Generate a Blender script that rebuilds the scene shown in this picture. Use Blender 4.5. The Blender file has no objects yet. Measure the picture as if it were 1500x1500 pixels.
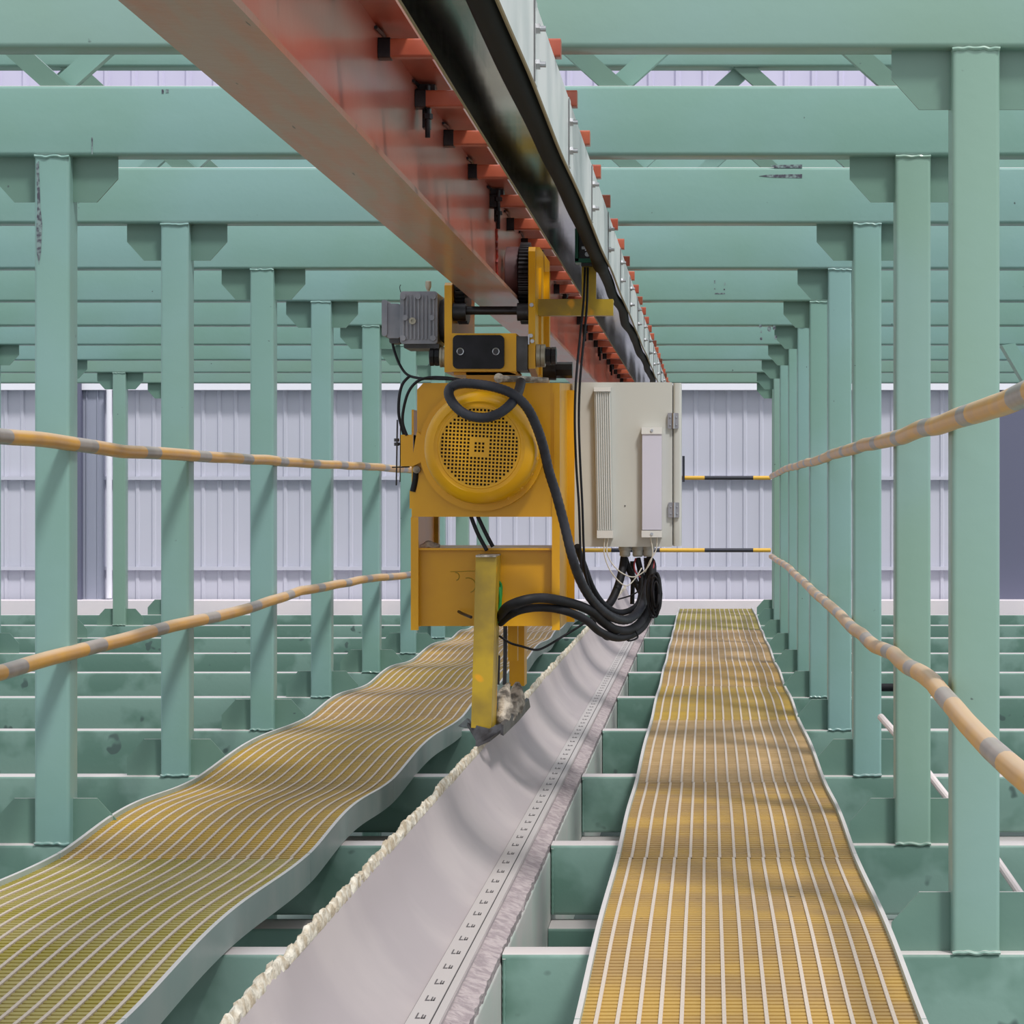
import bpy, math, random
from mathutils import Vector, noise
random.seed(7)
C = bpy.context.scene.collection
F = 3600.0
EYE = 1.2                    # eye height above the tops of the lower beams (z = 0)
VX, VY = 1035.0, 730.0
def P(px, py, Z): return Vector(((px-VX)*Z/F, Z, EYE-(py-VY)*Z/F))
def X(px, Z): return (px-VX)*Z/F
def H(py, Z): return EYE-(py-VY)*Z/F
def srgb(r, g, b):
    f = lambda c: (c/255/12.92) if c/255 <= .04045 else ((c/255+.055)/1.055)**2.4
    return (f(r), f(g), f(b), 1)

# ---------------------------------------------------------------- materials
def mat(name, col, rough=.5, metal=0, col2=None, scale=4, stretch=(1,1,1), spots=None, spot_scale=30, spot_thr=.72,
        dust=None, bump=0, bump_scale=60, coat=0, spec=.5, thr=(.4,.6)):
    m = bpy.data.materials.new(name); m.use_nodes = True
    N = m.node_tree.nodes; L = m.node_tree.links
    b = N['Principled BSDF']
    b.inputs['Roughness'].default_value = rough; b.inputs['Metallic'].default_value = metal
    b.inputs['Coat Weight'].default_value = coat; b.inputs['Coat Roughness'].default_value = .15
    b.inputs['Specular IOR Level'].default_value = spec
    tc = N.new('ShaderNodeTexCoord'); mp = N.new('ShaderNodeMapping'); mp.inputs['Scale'].default_value = stretch
    geo = N.new('ShaderNodeNewGeometry')
    L.new(geo.outputs['Position'], mp.inputs['Vector'])
    out = None
    def mix(a, bcol, fac):
        x = N.new('ShaderNodeMix'); x.data_type = 'RGBA'
        if hasattr(a, 'is_linked') or not isinstance(a, tuple): L.new(a, x.inputs['A'])
        else: x.inputs['A'].default_value = a
        x.inputs['B'].default_value = bcol; L.new(fac, x.inputs['Factor'])
        return x.outputs['Result']
    def nz(sc, lo, hi, det=4):
        n = N.new('ShaderNodeTexNoise'); n.inputs['Scale'].default_value = sc; n.inputs['Detail'].default_value = det
        L.new(mp.outputs['Vector'], n.inputs['Vector'])
        r = N.new('ShaderNodeMapRange'); r.inputs['From Min'].default_value = lo; r.inputs['From Max'].default_value = hi
        L.new(n.outputs['Fac'], r.inputs['Value']); return r.outputs['Result']
    cur = col
    if col2: cur = mix(cur, col2, nz(scale, thr[0], thr[1]))
    if spots: cur = mix(cur, spots, nz(spot_scale, spot_thr, spot_thr+.03, 2))
    if dust:
        sp = N.new('ShaderNodeSeparateXYZ'); L.new(geo.outputs['Normal'], sp.inputs[0])
        r = N.new('ShaderNodeMapRange'); r.inputs['From Min'].default_value = dust[1]; r.inputs['From Max'].default_value = dust[2]
        r.inputs['To Max'].default_value = dust[3]
        L.new(sp.outputs['Z'], r.inputs['Value']); cur = mix(cur, dust[0], r.outputs['Result'])
    if isinstance(cur, tuple): b.inputs['Base Color'].default_value = cur
    else: L.new(cur, b.inputs['Base Color'])
    if bump:
        n = N.new('ShaderNodeTexNoise'); n.inputs['Scale'].default_value = bump_scale; n.inputs['Detail'].default_value = 3
        L.new(geo.outputs['Position'], n.inputs['Vector'])
        bu = N.new('ShaderNodeBump'); bu.inputs['Strength'].default_value = bump; bu.inputs['Distance'].default_value = .01
        L.new(n.outputs['Fac'], bu.inputs['Height']); L.new(bu.outputs['Normal'], b.inputs['Normal'])
    return m
DUST = srgb(214,204,204)
M = {}
def green(name, a, b):
    return mat(name, a, .42, 0, b, 1.1, spots=srgb(70,85,85), spot_scale=26, spot_thr=.765, dust=(DUST,.75,.95,.9), bump=.08, bump_scale=25, coat=.25, thr=(.38,.62))
M['green'] = green('green_paint', srgb(117,154,143), srgb(124,160,157))
M['green_warm'] = green('warm_green_paint', srgb(121,153,138), srgb(124,156,148))
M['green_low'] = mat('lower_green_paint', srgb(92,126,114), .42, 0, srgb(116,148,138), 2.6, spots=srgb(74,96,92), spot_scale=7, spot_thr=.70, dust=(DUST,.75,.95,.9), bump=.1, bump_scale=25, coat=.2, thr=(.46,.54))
M['gusset'] = green('shaded_green_paint', srgb(98,130,116), srgb(92,124,114))  # darker copy of the frame green: shadow under the beams put into the colour
M['mark'] = mat('burn_mark', srgb(66,66,78), .7, col2=srgb(120,140,140), scale=60)
M['rail'] = mat('rail_red_oxide', srgb(172,80,60), .32, 0, srgb(168,108,94), 2.2, stretch=(1,.5,1), coat=.18, spots=srgb(120,40,28), spot_scale=22, spot_thr=.74, bump=.05, bump_scale=18)
M['flange'] = mat('flange_worn_paint', srgb(176,112,88), .38, 0, srgb(164,128,114), 3, stretch=(6,.7,1), coat=.3, spots=srgb(80,45,40), spot_scale=12, spot_thr=.76, bump=.1, bump_scale=30)
M['orange'] = mat('orange_paint', srgb(178,92,64), .38, 0, srgb(156,70,48), 6, coat=.2)
M['seam'] = mat('red_weld', srgb(188,50,26), .4, 0, srgb(120,30,20), 40)
M['steel'] = mat('stainless_sheet', (.42,.42,.38,1), .07, 1, (.30,.30,.28,1), 1.5, bump=.03, bump_scale=6)
M['white_sheet'] = mat('white_sheet', srgb(212,213,212), .4, 0, srgb(190,194,194), 3)
M['foam_edge'] = mat('tan_edging', srgb(142,124,92), .7)
M['zinc'] = mat('zinc_bolts', srgb(170,172,176), .3, .9)
M['black'] = mat('black_rubber', srgb(26,27,30), .6, 0, srgb(36,36,42), 12, spec=.25)
M['feed'] = mat('matt_black_cable', srgb(14,14,16), .65, 0, spec=.12)
M['wheel'] = mat('worn_wheel', srgb(104,76,76), .45, .2, srgb(84,64,66), 12)
M['hose'] = mat('ribbed_hose', srgb(38,40,48), .5, 0, srgb(48,50,58), 20, bump=.1, bump_scale=90, spec=.35)
M['blackm'] = mat('black_steel', srgb(30,30,34), .35, .5, srgb(52,50,52), 12)
M['yellow'] = mat('machine_yellow', srgb(220,163,0), .38, 0, srgb(208,150,0), 3, coat=.12, spec=.35, spots=srgb(120,84,20), spot_scale=24, spot_thr=.765)
M['olive'] = mat('dirty_yellow', srgb(176,146,24), .5, 0, srgb(140,116,34), 6, coat=.1, spots=srgb(212,152,10), spot_scale=7, spot_thr=.66)
M['fan'] = mat('shaded_fan_disc', srgb(48,38,14), .7)  # plain disc coloured dark to paint in the shade inside the grille holes
M['grey'] = mat('gearmotor_grey', srgb(142,142,150), .45, 0, srgb(124,126,136), 8, dust=(srgb(186,176,172),.7,.95,.8))
M['greydk'] = mat('dark_grey_cast', srgb(74,74,78), .5, 0, srgb(52,50,50), 10)
M['brass'] = mat('dull_nickel', srgb(158,152,136), .4, .4)
M['cab'] = mat('cabinet_grey', srgb(190,190,184), .4, 0, srgb(182,182,178), 2)
M['cabfin'] = mat('aluminium_fins', srgb(182,186,182), .4, .3)
M['lamp'] = mat('lamp_cover', srgb(200,198,214), .3)
M['whiteplastic'] = mat('white_plastic', srgb(216,216,214), .4)
M['wire'] = mat('white_wire', srgb(210,206,196), .45)
M['redwire'] = mat('red_wire', srgb(150,40,50), .45)
M['clip'] = mat('green_clip', srgb(16,104,84), .4)
M['tape'] = mat('green_tape', srgb(24,130,60), .5)
M['trough'] = mat('white_trough_liner', srgb(172,162,162), .5, 0, srgb(160,150,152), 2, spots=srgb(150,130,130), spot_scale=16, spot_thr=.775, bump=.06, bump_scale=8)
M['ledge'] = mat('rough_foam_ledge', srgb(172,160,161), .85, 0, srgb(146,134,137), 30, bump=.9, bump_scale=70)
M['foam'] = mat('cream_foam_rim', srgb(206,200,186), .8, 0, srgb(172,158,136), 24, bump=.8, bump_scale=60)
M['support'] = mat('pale_green_support', srgb(176,184,178), .5, 0, srgb(188,184,182), 3)
M['strip'] = mat('marked_strip', srgb(180,174,173), .45)
M['ink'] = mat('black_ink', srgb(84,80,82), .6)
for k, (a, b2) in {'ochre':((184,148,74),(164,132,80)), 'olive':((152,138,44),(162,148,80)), 'tan':((188,156,108),(168,138,90)), 'gold':((180,146,46),(164,136,64))}.items():
    M['bar_'+k] = mat('grating_'+k, srgb(*a), .5, 0, srgb(*b2), 2.2, stretch=(1,1.6,1), spots=srgb(110,90,50), spot_scale=14, spot_thr=.76)
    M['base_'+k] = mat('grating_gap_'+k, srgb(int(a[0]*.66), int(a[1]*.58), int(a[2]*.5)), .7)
M['rod'] = mat('grating_rods', srgb(196,182,168), .55)
M['fascia'] = mat('grey_edge_strip', srgb(160,178,174), .4, 0, srgb(172,184,180), 4, dust=(DUST,.7,.95,.7))
M['pipe_y'] = mat('pipe_yellow', srgb(206,152,54), .42, 0, srgb(192,144,78), 5, dust=(srgb(214,186,160),.35,.9,.75), coat=.2)
M['pipe_g'] = mat('pipe_grey_band', srgb(136,128,124), .4, 0, srgb(150,140,134), 9, dust=(srgb(190,176,170),.35,.9,.5), coat=.2)
M['pipe_k'] = mat('pipe_black_band', srgb(48,50,62), .4)
M['pipe_ye'] = mat('pipe_clean_yellow', srgb(222,176,70), .4)
M['wall'] = mat('lavender_sheet_wall', srgb(196,196,210), .45, 0, srgb(189,190,204), .5)
M['wall_up'] = mat('lavender_upper_wall', srgb(196,192,216), .45, 0, srgb(188,184,208), .5)
M['wall_lt'] = mat('pale_ledge', srgb(232,232,242), .5)
M['wall_dk'] = mat('slate_panel', srgb(98,100,122), .5)
M['wall_md'] = mat('grey_blue_panel', srgb(150,154,172), .5)
M['parapet'] = mat('pale_parapet', srgb(232,222,226), .7, 0, srgb(222,214,220), 1)
M['floor'] = mat('concrete_floor', srgb(120,134,130), .8, 0, srgb(100,116,112), 1)
M['conduit'] = mat('white_conduit', srgb(214,204,204), .5)
M['debris'] = mat('foam_debris', srgb(196,186,172), .85, 0, srgb(110,104,96), 28, bump=.9, bump_scale=60)
M['blade'] = mat('dark_steel_blade', srgb(92,92,96), .4, .6, srgb(66,64,66), 14)

# ---------------------------------------------------------------- mesh builder
class MB:
    def __init__(s): s.v=[]; s.f=[]; s.mi=[]; s.cur=0
    def add(s, vs, fs):
        o=len(s.v); s.v += [tuple(v) for v in vs]
        for f in fs: s.f.append(tuple(i+o for i in f)); s.mi.append(s.cur)
        return s
    def box(s, x0,x1,y0,y1,z0,z1):
        return s.add([(x0,y0,z0),(x1,y0,z0),(x1,y1,z0),(x0,y1,z0),(x0,y0,z1),(x1,y0,z1),(x1,y1,z1),(x0,y1,z1)],
            [(0,3,2,1),(4,5,6,7),(0,1,5,4),(1,2,6,5),(2,3,7,6),(3,0,4,7)])
    def prism(s, poly, axis, a, b):           # poly: 2-d outline; axis: extrusion axis
        def pt(p, t):
            return (t,p[0],p[1]) if axis=='x' else (p[0],t,p[1]) if axis=='y' else (p[0],p[1],t)
        n=len(poly); vs=[pt(p,a) for p in poly]+[pt(p,b) for p in poly]
        return s.add(vs, [tuple(range(n))[::-1], tuple(range(n,2*n))]+[(i,(i+1)%n,(i+1)%n+n,i+n) for i in range(n)])
    def rbox(s, x0,x1,y0,y1,z0,z1, r, axis):
        def rr(a0,a1,b0,b1):
            out=[]
            for cx,cy,st in ((a1-r,b1-r,0),(a0+r,b1-r,90),(a0+r,b0+r,180),(a1-r,b0+r,270)):
                for k in range(5):
                    t=math.radians(st+k*22.5); out.append((cx+r*math.cos(t), cy+r*math.sin(t)))
            return out
        if axis=='x': return s.prism(rr(y0,y1,z0,z1),'x',x0,x1)
        if axis=='y': return s.prism(rr(x0,x1,z0,z1),'y',y0,y1)
        return s.prism(rr(x0,x1,y0,y1),'z',z0,z1)
    def lathe(s, prof, c, axis='y', n=48, cap=True):    # prof: (distance along axis, radius)
        def pt(t,r,a):
            ca,sa=r*math.cos(a),r*math.sin(a)
            if axis=='y': return (c[0]+ca,c[1]+t,c[2]+sa)
            if axis=='x': return (c[0]+t,c[1]+ca,c[2]+sa)
            return (c[0]+ca,c[1]+sa,c[2]+t)
        vs=[pt(t,r,2*math.pi*k/n) for t,r in prof for k in range(n)]; fs=[]
        for i in range(len(prof)-1):
            for k in range(n): fs.append((i*n+k,i*n+(k+1)%n,(i+1)*n+(k+1)%n,(i+1)*n+k))
        fs.append(tuple(range(n))[::-1]) if prof[0][1]>1e-5 and cap else None
        if prof[-1][1]>1e-5 and cap: fs.append(tuple((len(prof)-1)*n+k for k in range(n)))
        return s.add(vs,fs)
    def cyl(s, c, r, a, b, axis='y', n=24): return s.lathe([(a,r),(b,r)], c, axis, n)
    def tube(s, pts, r, n=10, smooth=6, matfn=None, rib=0):
        pts=[Vector(p) for p in pts]; path=[]
        if smooth>1 and len(pts)>2:
            for i in range(len(pts)-1):
                p0=pts[max(i-1,0)];p1=pts[i];p2=pts[i+1];p3=pts[min(i+2,len(pts)-1)]
                for k in range(smooth):
                    t=k/smooth
                    path.append(.5*((2*p1)+(p2-p0)*t+(2*p0-5*p1+4*p2-p3)*t*t+(3*p1-p0-3*p2+p3)*t**3))
            path.append(pts[-1])
        else: path=pts
        vs=[];fs=[];mi=[];up=None;L=0
        for i,p in enumerate(path):
            d=(path[min(i+1,len(path)-1)]-path[max(i-1,0)]).normalized()
            if up is None:
                up=Vector((0,0,1)) if abs(d.z)<.9 else Vector((1,0,0))
            up=(up-d*up.dot(d)).normalized(); sd=d.cross(up)
            rr=r(i/len(path)) if callable(r) else r
            if rib and i%2: rr*=1-rib
            for k in range(n):
                a=2*math.pi*k/n; vs.append(p+up*rr*math.sin(a)+sd*rr*math.cos(a))
            if i:
                L+=(p-path[i-1]).length
                for k in range(n):
                    fs.append(((i-1)*n+k,(i-1)*n+(k+1)%n,i*n+(k+1)%n,i*n+k)); mi.append(matfn(L) if matfn else s.cur)
        fs.append(tuple(range(n))[::-1]); fs.append(tuple((len(path)-1)*n+k for k in range(n))); mi+= [s.cur,s.cur]
        s.add(vs,fs); s.mi[-len(mi):]=mi
        return s
    def build(s, name, m, parent=None, angle=35):
        me=bpy.data.meshes.new(name); me.from_pydata(s.v,[],s.f); me.update()
        ms = m if isinstance(m,(list,tuple)) else [m]
        for q in ms: me.materials.append(M[q] if isinstance(q,str) else q)
        if any(s.mi): me.polygons.foreach_set('material_index', s.mi)
        import bmesh
        bm=bmesh.new(); bm.from_mesh(me); bmesh.ops.recalc_face_normals(bm, faces=bm.faces); bm.to_mesh(me); bm.free()
        me.polygons.foreach_set('use_smooth',[True]*len(me.polygons)); me.set_sharp_from_angle(angle=math.radians(angle))
        o=bpy.data.objects.new(name,me); C.objects.link(o)
        if parent:
            o.parent=parent
            top=parent
            loc=Vector((0,0,0))
            while top: loc+=top.location; top=top.parent
            me.transform(__import__('mathutils').Matrix.Translation(-loc))
        return o
def tag(o, label=None, cat=None, group=None, kind=None):
    if label: o['label']=label
    if cat: o['category']=cat
    if group: o['group']=group
    if kind: o['kind']=kind
    return o
def thing(name, label, cat, loc, group=None):
    o=bpy.data.objects.new(name,None); o.empty_display_size=.1; C.objects.link(o); o.location=loc
    return tag(o,label,cat,group)
def one(o, label, cat, group=None): return tag(o,label,cat,group)

# ---------------------------------------------------------------- the hall
FZ=-1.5; WY=28.0
MB().box(-14,12,-4,WY+.5,FZ-.1,FZ).build('floor','floor')['kind']='structure'
def corr(x0,x1,z0,z1,y,pitch,rib,dep,m,name):
    b=MB(); pr=[]; x=x0
    while x<x1:
        pr += [(x,y),(x+pitch-rib*2,y),(x+pitch-rib*1.5,y-dep),(x+pitch-rib*.5,y-dep)]; x+=pitch
    n=len(pr); vs=[(a,c,z0) for a,c in pr]+[(a,c,z1) for a,c in pr]
    vs+=[(a,y+.1,z) for z in (z0,z1) for a,c in (pr[0],pr[-1])]
    fs=[(i,i+1,i+1+n,i+n) for i in range(n-1)]+[(2*n,2*n+1,2*n+3,2*n+2)]
    b.add(vs,fs); o=b.build(name,m,angle=20); return o
zt=H(562,WY)
o=corr(-13,11,FZ,zt,WY,.187,.028,.018,'wall','wall_back'); o['kind']='structure'
o=corr(-13,11,zt,9,WY+.03,.31,.04,.03,'wall_up','wall_back_upper'); o['kind']='structure'
tr=1
def trim(bx,m):
    global tr
    o=MB().box(*bx).build('trim_%d'%tr,m); o['kind']='structure'; tr+=1; return o
trim((-13,11,WY-.16,WY-.02,H(572,WY),H(561,WY)),'wall_lt')
trim((-13,11,WY-.07,WY-.02,H(703,WY),H(698,WY)),'wall')
trim((-13,11,WY-.07,WY-.02,H(835,WY),H(830,WY)),'wall')
trim((-13,11,WY-.5,WY-.1,FZ,H(880,WY-.5)),'parapet')
trim((-13,11,WY-.12,WY-.02,H(252,WY),H(224,WY)),'green')
dr=MB().box(X(1462,WY),X(1560,WY),WY-.12,WY-.03,H(880,WY),H(560,WY)).build('door_1','wall_dk'); dr['kind']='structure'
# corner recess with slate column, grey panel, pale down pipe on the left
o=MB().box(X(116,WY),X(125,WY),WY-.2,WY-.02,H(878,WY),H(560,WY)).build('steel_column','wall_dk')
one(o,'slim slate-blue steel column standing against the back wall at far left','column')
o=MB().box(X(125,WY),X(155,WY),WY-.10,WY-.03,H(878,WY),H(565,WY))
for px in (130,146): o.box(X(px,WY),X(px+1.6,WY),WY-.115,WY-.1,H(878,WY),H(565,WY))
o=o.build('wall_panel','wall_md'); one(o,'grey-blue sheet panel beside the slate column on the back wall','panel')
o=MB().tube([P(160,876,WY-.2),P(160,700,WY-.2),P(160,568,WY-.2)],.032,12).build('down_pipe','wall_lt')
one(o,'pale vertical down pipe on the back wall right of the grey-blue panel','pipe')

# ---------------------------------------------------------------- portal frames
DS=[3.08,4.05,5.05,6.05,7.05,8.05,9.05,10.05,11.05,12.05]
LPX=[None,50,235,366,455,530,586,None,None,None]
RPX=[1395,1312,1250,1213,1186,1168,1155,1142.5,1133,1131]
names=['Nearest green steel portal frame, its bottom beam lowest in view and right post tallest',
'Second nearest green portal frame, its left post nearest the left edge with dark burn streak',
'Third nearest green portal frame, dark double smear on its top beam right of the rail',
'Fourth nearest green portal frame, fourth of the receding row',
'Fifth nearest green portal frame, carrying small dotted marks on its top beam',
'Sixth nearest green portal frame, dark patch beside its right top gusset',
'Seventh green portal frame from the front of the receding row',
'Eighth green portal frame from the front, third from the back wall',
'Ninth green portal frame, its outer left post standing just right of the down pipe',
'Last green portal frame, nearest the back wall behind all the others']
TB=2.387; TH=.243; W=.122; CH=EYE+1.864
def gusset_poly(x, s, z, up):
    w=.156; h=.156; k=1 if up else -1
    return [(x,z),(x+s*w,z),(x+s*w,z+k*.075),(x+s*.083,z+k*h),(x,z+k*h)]
for i,d in enumerate(DS):
    Z=2.1*d; w=W if i else .126
    t=thing('portal_frame',names[i],'steel frame',(0,Z,0),'row of green portal frames')
    gm='green_warm' if i in (0,8,9) else 'green'
    MB().rbox(-10.5,5.5,Z,Z+.12,TB,TB+TH,.014,'x').build('top_beam',gm,t)
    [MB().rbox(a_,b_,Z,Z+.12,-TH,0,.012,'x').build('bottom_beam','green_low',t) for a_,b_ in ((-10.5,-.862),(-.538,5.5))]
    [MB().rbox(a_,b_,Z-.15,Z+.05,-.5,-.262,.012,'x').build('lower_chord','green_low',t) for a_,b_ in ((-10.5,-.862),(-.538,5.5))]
    MB().rbox(-10.5,5.5,Z,Z+.12,CH,CH+.12,.012,'x').build('upper_chord','green',t)
    xl=X(LPX[i],Z) if LPX[i] else (-2.37 if i else -2.33)
    xr=X(RPX[i],Z)
    posts=[xl,xr,-5.61,3.95,-8.9]
    for x0 in posts:
        b=MB().rbox(x0,x0+w,Z,Z+.12,0,TB,.013,'z')
        for zz in (0.004,TB-.004):
            b.tube([(x0+w*k/9,Z-.001+random.uniform(-.002,.001),zz+random.uniform(-.003,.003)) for k in range(10)],.0055,6,3)
        p=b.build('post','green_warm' if i<2 and x0==xr else gm,t)
        for s,xe in ((-1,x0),(1,x0+w)):
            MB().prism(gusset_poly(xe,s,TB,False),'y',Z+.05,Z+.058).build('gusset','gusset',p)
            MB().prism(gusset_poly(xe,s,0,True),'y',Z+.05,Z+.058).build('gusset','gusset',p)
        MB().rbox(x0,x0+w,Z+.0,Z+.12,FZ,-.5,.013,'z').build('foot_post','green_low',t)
    # truss diagonals above the top beam
    z0,z1=TB+TH,CH
    for k in range(-5,4):
        xn=.65+.97*k
        for s in (-1,1):
            xa,xb=xn,xn+s*.485; q=.05
            MB().prism([(xa-q,z0),(xa+q,z0),(xb+q,z1),(xb-q,z1)],'y',Z+(.062 if s>0 else .02),Z+(.1 if s>0 else .058)).build('truss_diagonal','green' if s>0 else 'gusset',t)  # left-leaning diagonals take the darker green, their shade painted into the colour
    # weld beads where the beam meets the trough support, and stiffener plates between
    b=MB()
    b.tube([(-.533,Z-.004,-.012-.012*k) for k in range(20)],.0055,6,1,rib=.5)
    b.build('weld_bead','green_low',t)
    if i==1:
        b=MB(); b.prism([(X(53,Z),H(240,Z)),(X(57,Z),H(236,Z)),(X(59,Z),H(300,Z)),(X(62,Z),H(330,Z)),(X(60,Z),H(372,Z)),(X(57,Z),H(388,Z)),(X(54,Z),H(370,Z)),(X(53.5,Z),H(330,Z)),(X(55,Z),H(300,Z))],'y',Z-.0015,Z+.002); b.build('burn_mark','mark',t); b=MB()
        b.box(X(134,Z),X(136,Z),Z-.0015,Z+.002,H(226,Z),H(201,Z)); b.box(X(237,Z),X(240,Z),Z-.0015,Z+.002,H(137,Z),H(131,Z)); b.box(X(243,Z),X(247,Z),Z-.0015,Z+.002,H(136,Z),H(131,Z))
        b.build('burn_mark','mark',t)
    if i==2:
        b=MB(); b.prism([(X(1128,Z),H(242,Z)),(X(1175,Z),H(241,Z)),(X(1175,Z),H(246,Z)),(X(1135,Z),H(246,Z))],'y',Z-.0015,Z+.002); b.build('burn_mark','mark',t); b=MB()
        b.prism([(X(1112,Z),H(258,Z)),(X(1124,Z),H(256,Z)),(X(1175,Z),H(255,Z)),(X(1175,Z),H(261,Z)),(X(1130,Z),H(260,Z))],'y',Z-.0015,Z+.002); b.build('burn_mark','mark',t)
    if i==4:
        b=MB()
        for px,y0,y1 in ((1046,411,415),(1046,422,424),(1061,414,418),(1060,423,425)): b.box(X(px,Z),X(px+2,Z),Z-.0015,Z+.002,H(y1,Z),H(y0,Z))
        b.box(X(1047,Z),X(1062,Z),Z-.0015,Z+.002,H(431,Z),H(429,Z)); b.build('burn_mark','mark',t)
    if i==5:
        b=MB()
        for c,e,r in ((1114,478,2.2),(1115,486,1.4),(1127,482,3),(1134,480,2.6),(1115,496,2),(1136,494,2.4)):
            b.prism([(X(c+r*math.cos(a*.9),Z),H(e+r*1.4*math.sin(a*.9),Z)) for a in range(7)],'y',Z-.0015,Z+.002)
        b.build('burn_mark','mark',t)
# slanting brace right of the nearest right post, further back
Zb=2.1*6.05
o=MB().prism([(X(1463,Zb),H(508,Zb)),(X(1482,Zb),H(505,Zb)),(X(1535,Zb),H(590,Zb)),(X(1520,Zb),H(605,Zb))],'y',Zb-.14,Zb-.02).build('diagonal_brace','green')
one(o,'slanting green steel brace at the right edge, beyond the tallest post','brace')
# plain conduits right
o=MB().tube([P(1290,1050,9.6),P(1338,1105,9.3),P(1385,1165,9.0),P(1440,1232,8.6),P(1500,1318,8.1)],.014,10).build('conduit','conduit')
o.location=(0,0,0); one(o,'thin white conduit sloping down behind the right posts','pipe')
o=MB().tube([P(1288,1007,13.6),P(1320,1007,13.6)],.022,12).build('black_pipe','black'); one(o,'short black pipe end seen between the second and third right posts','pipe')

# ---------------------------------------------------------------- walkways
J=[1.6,2.55,3.74,4.73,6.07,7.15,8.245,9.53,10.23,12.2]
def wave(Z, ph):
    d=Z/2.1
    for a,b in zip(J,J[1:]):
        if a<=d<=b+1e-6:
            u=(d-a)/(b-a); amp=(.017 if ph else .010)*min(1,(b-a))
            return .050+amp*(1-math.cos(2*math.pi*(u**.85)))/1.0
    return .050
seqR=['ochre','ochre','ochre','tan','gold','ochre','tan','tan','olive']
seqL=['olive','olive','gold','gold','ochre','gold','ochre','ochre','tan']
wordR=['nearest the camera with brown dirt','second from the camera, widest and ribbed','third from the camera','fourth from the camera, pale tan and orange','fifth from the camera, bright yellow','sixth from the camera','seventh from the camera','eighth from the camera, a short one','last before the back wall, olive tinted']
wordL=['nearest the camera in olive','second from the camera, olive and dirty','third from the camera','fourth from the camera, bright yellow','fifth from the camera, beside the scraper blade','sixth from the camera, just behind the scraper arm','seventh from the camera, behind the scraper arm','eighth from the camera, a short one','last before the back wall']
for side,(xa,xb,seq,wd) in {'right':(-.276,.468,seqR,wordR),'left':(-2.066,-1.277,seqL,wordL)}.items():
    for q,(a,b_) in enumerate(zip(J,J[1:])):
        Za,Zb2=a*2.1+.004,b_*2.1-.004; k=seq[q]
        t=thing('walkway_grating','slatted panel of the %s walkway, %s'%(side,wd[q]),'walkway panel',((xa+xb)/2,Za,0),'%s walkway panels'%side)
        ph=1 if side=='left' else 0
        # bars across
        n=int((Zb2-Za)/.036); b=MB(); st=(Zb2-Za)/n
        for s_ in range(n):
            z0_=Za+s_*st; z1_=z0_+st*.66; h0=wave(z0_,ph); h1=wave(z1_,ph)
            b.add([(xa,z0_,h0-.022),(xb,z0_,h0-.022),(xb,z1_,h1-.022),(xa,z1_,h1-.022),(xa,z0_,h0),(xb,z0_,h0),(xb,z1_,h1),(xa,z1_,h1)],
              [(0,3,2,1),(4,5,6,7),(0,1,5,4),(1,2,6,5),(2,3,7,6),(3,0,4,7)])
        b.build('cross_bars','bar_'+k,t)
        def ribbon(x0,x1,dz0,dz1,nm,mt,par,step=.06):
            m_=max(2,int((Zb2-Za)/step)); b=MB(); vs=[];fs=[]
            for s_ in range(m_+1):
                zz=Za+(Zb2-Za)*s_/m_; h=wave(zz,ph)
                vs+=[(x0,zz,h+dz0),(x1,zz,h+dz0),(x1,zz,h+dz1),(x0,zz,h+dz1)]
            for s_ in range(m_):
                o4=s_*4
                for e in range(4): fs.append((o4+e,o4+(e+1)%4,o4+4+(e+1)%4,o4+4+e))
            fs+=[(3,2,1,0),(m_*4,m_*4+1,m_*4+2,m_*4+3)]
            return b.add(vs,fs) if nm is None else b.add(vs,fs).build(nm,mt,par)
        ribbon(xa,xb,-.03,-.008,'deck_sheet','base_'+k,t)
        r=MB(); x=xa+.035; wob=random.uniform(-.004,.004)
        while x<xb-.015:
            rb=ribbon(x-.0045+wob,x+.0045+wob,-.01,.004,None,None,None); r.add(rb.v,rb.f); x+=.047
        r.build('long_rods','rod',t)
        ribbon(xa-.012,xa,-.05,.016,'edge_strip','fascia',t)
        ribbon(xb,xb+.012,-.078 if side=='left' else -.049,.016,'edge_strip','fascia',t)
    Ze=J[-1]*2.1
# ---------------------------------------------------------------- trough
random.seed(3)
t=thing('scraper_trough','long curved white trough with ragged cream rim running between the walkways','trough',(-.7,4,0))
prof=[(-.592,.030),(-.60,.031),(-.667,.034),(-.69,.044),(-.712,.06),(-.742,.086),(-.77,.119),(-.794,.153),(-.813,.19),(-.829,.232),(-.840,.268)]
back=[(-.857,.270),(-.857,.02),(-.64,-.03),(-.592,-.01)]
ring=prof+back; Y0,Y1=3.6,25.6; n=int((Y1-Y0)/.1)
b=MB(); vs=[]; fs=[]; K=len(ring)
for s_ in range(n+1):
    y=Y0+(Y1-Y0)*s_/n
    k_=(y*.62)%1; rp=.010*(k_**2)+.006*noise.noise(Vector((y*1.7,0,4)))
    for e,(x,z) in enumerate(ring):
        q=rp*min(1,max(0,(e-2)/3)) if e<len(prof) else 0
        if e==len(prof)-1: q*=.4
        vs.append((x+q*.7,y,z+q*.7))
for s_ in range(n):
    for e in range(K): fs.append((s_*K+e,s_*K+(e+1)%K,(s_+1)*K+(e+1)%K,(s_+1)*K+e))
fs+=[tuple(range(K)),tuple(n*K+e for e in range(K))[::-1]]
b.add(vs,fs).build('curved_liner','trough',t,angle=60)
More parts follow.
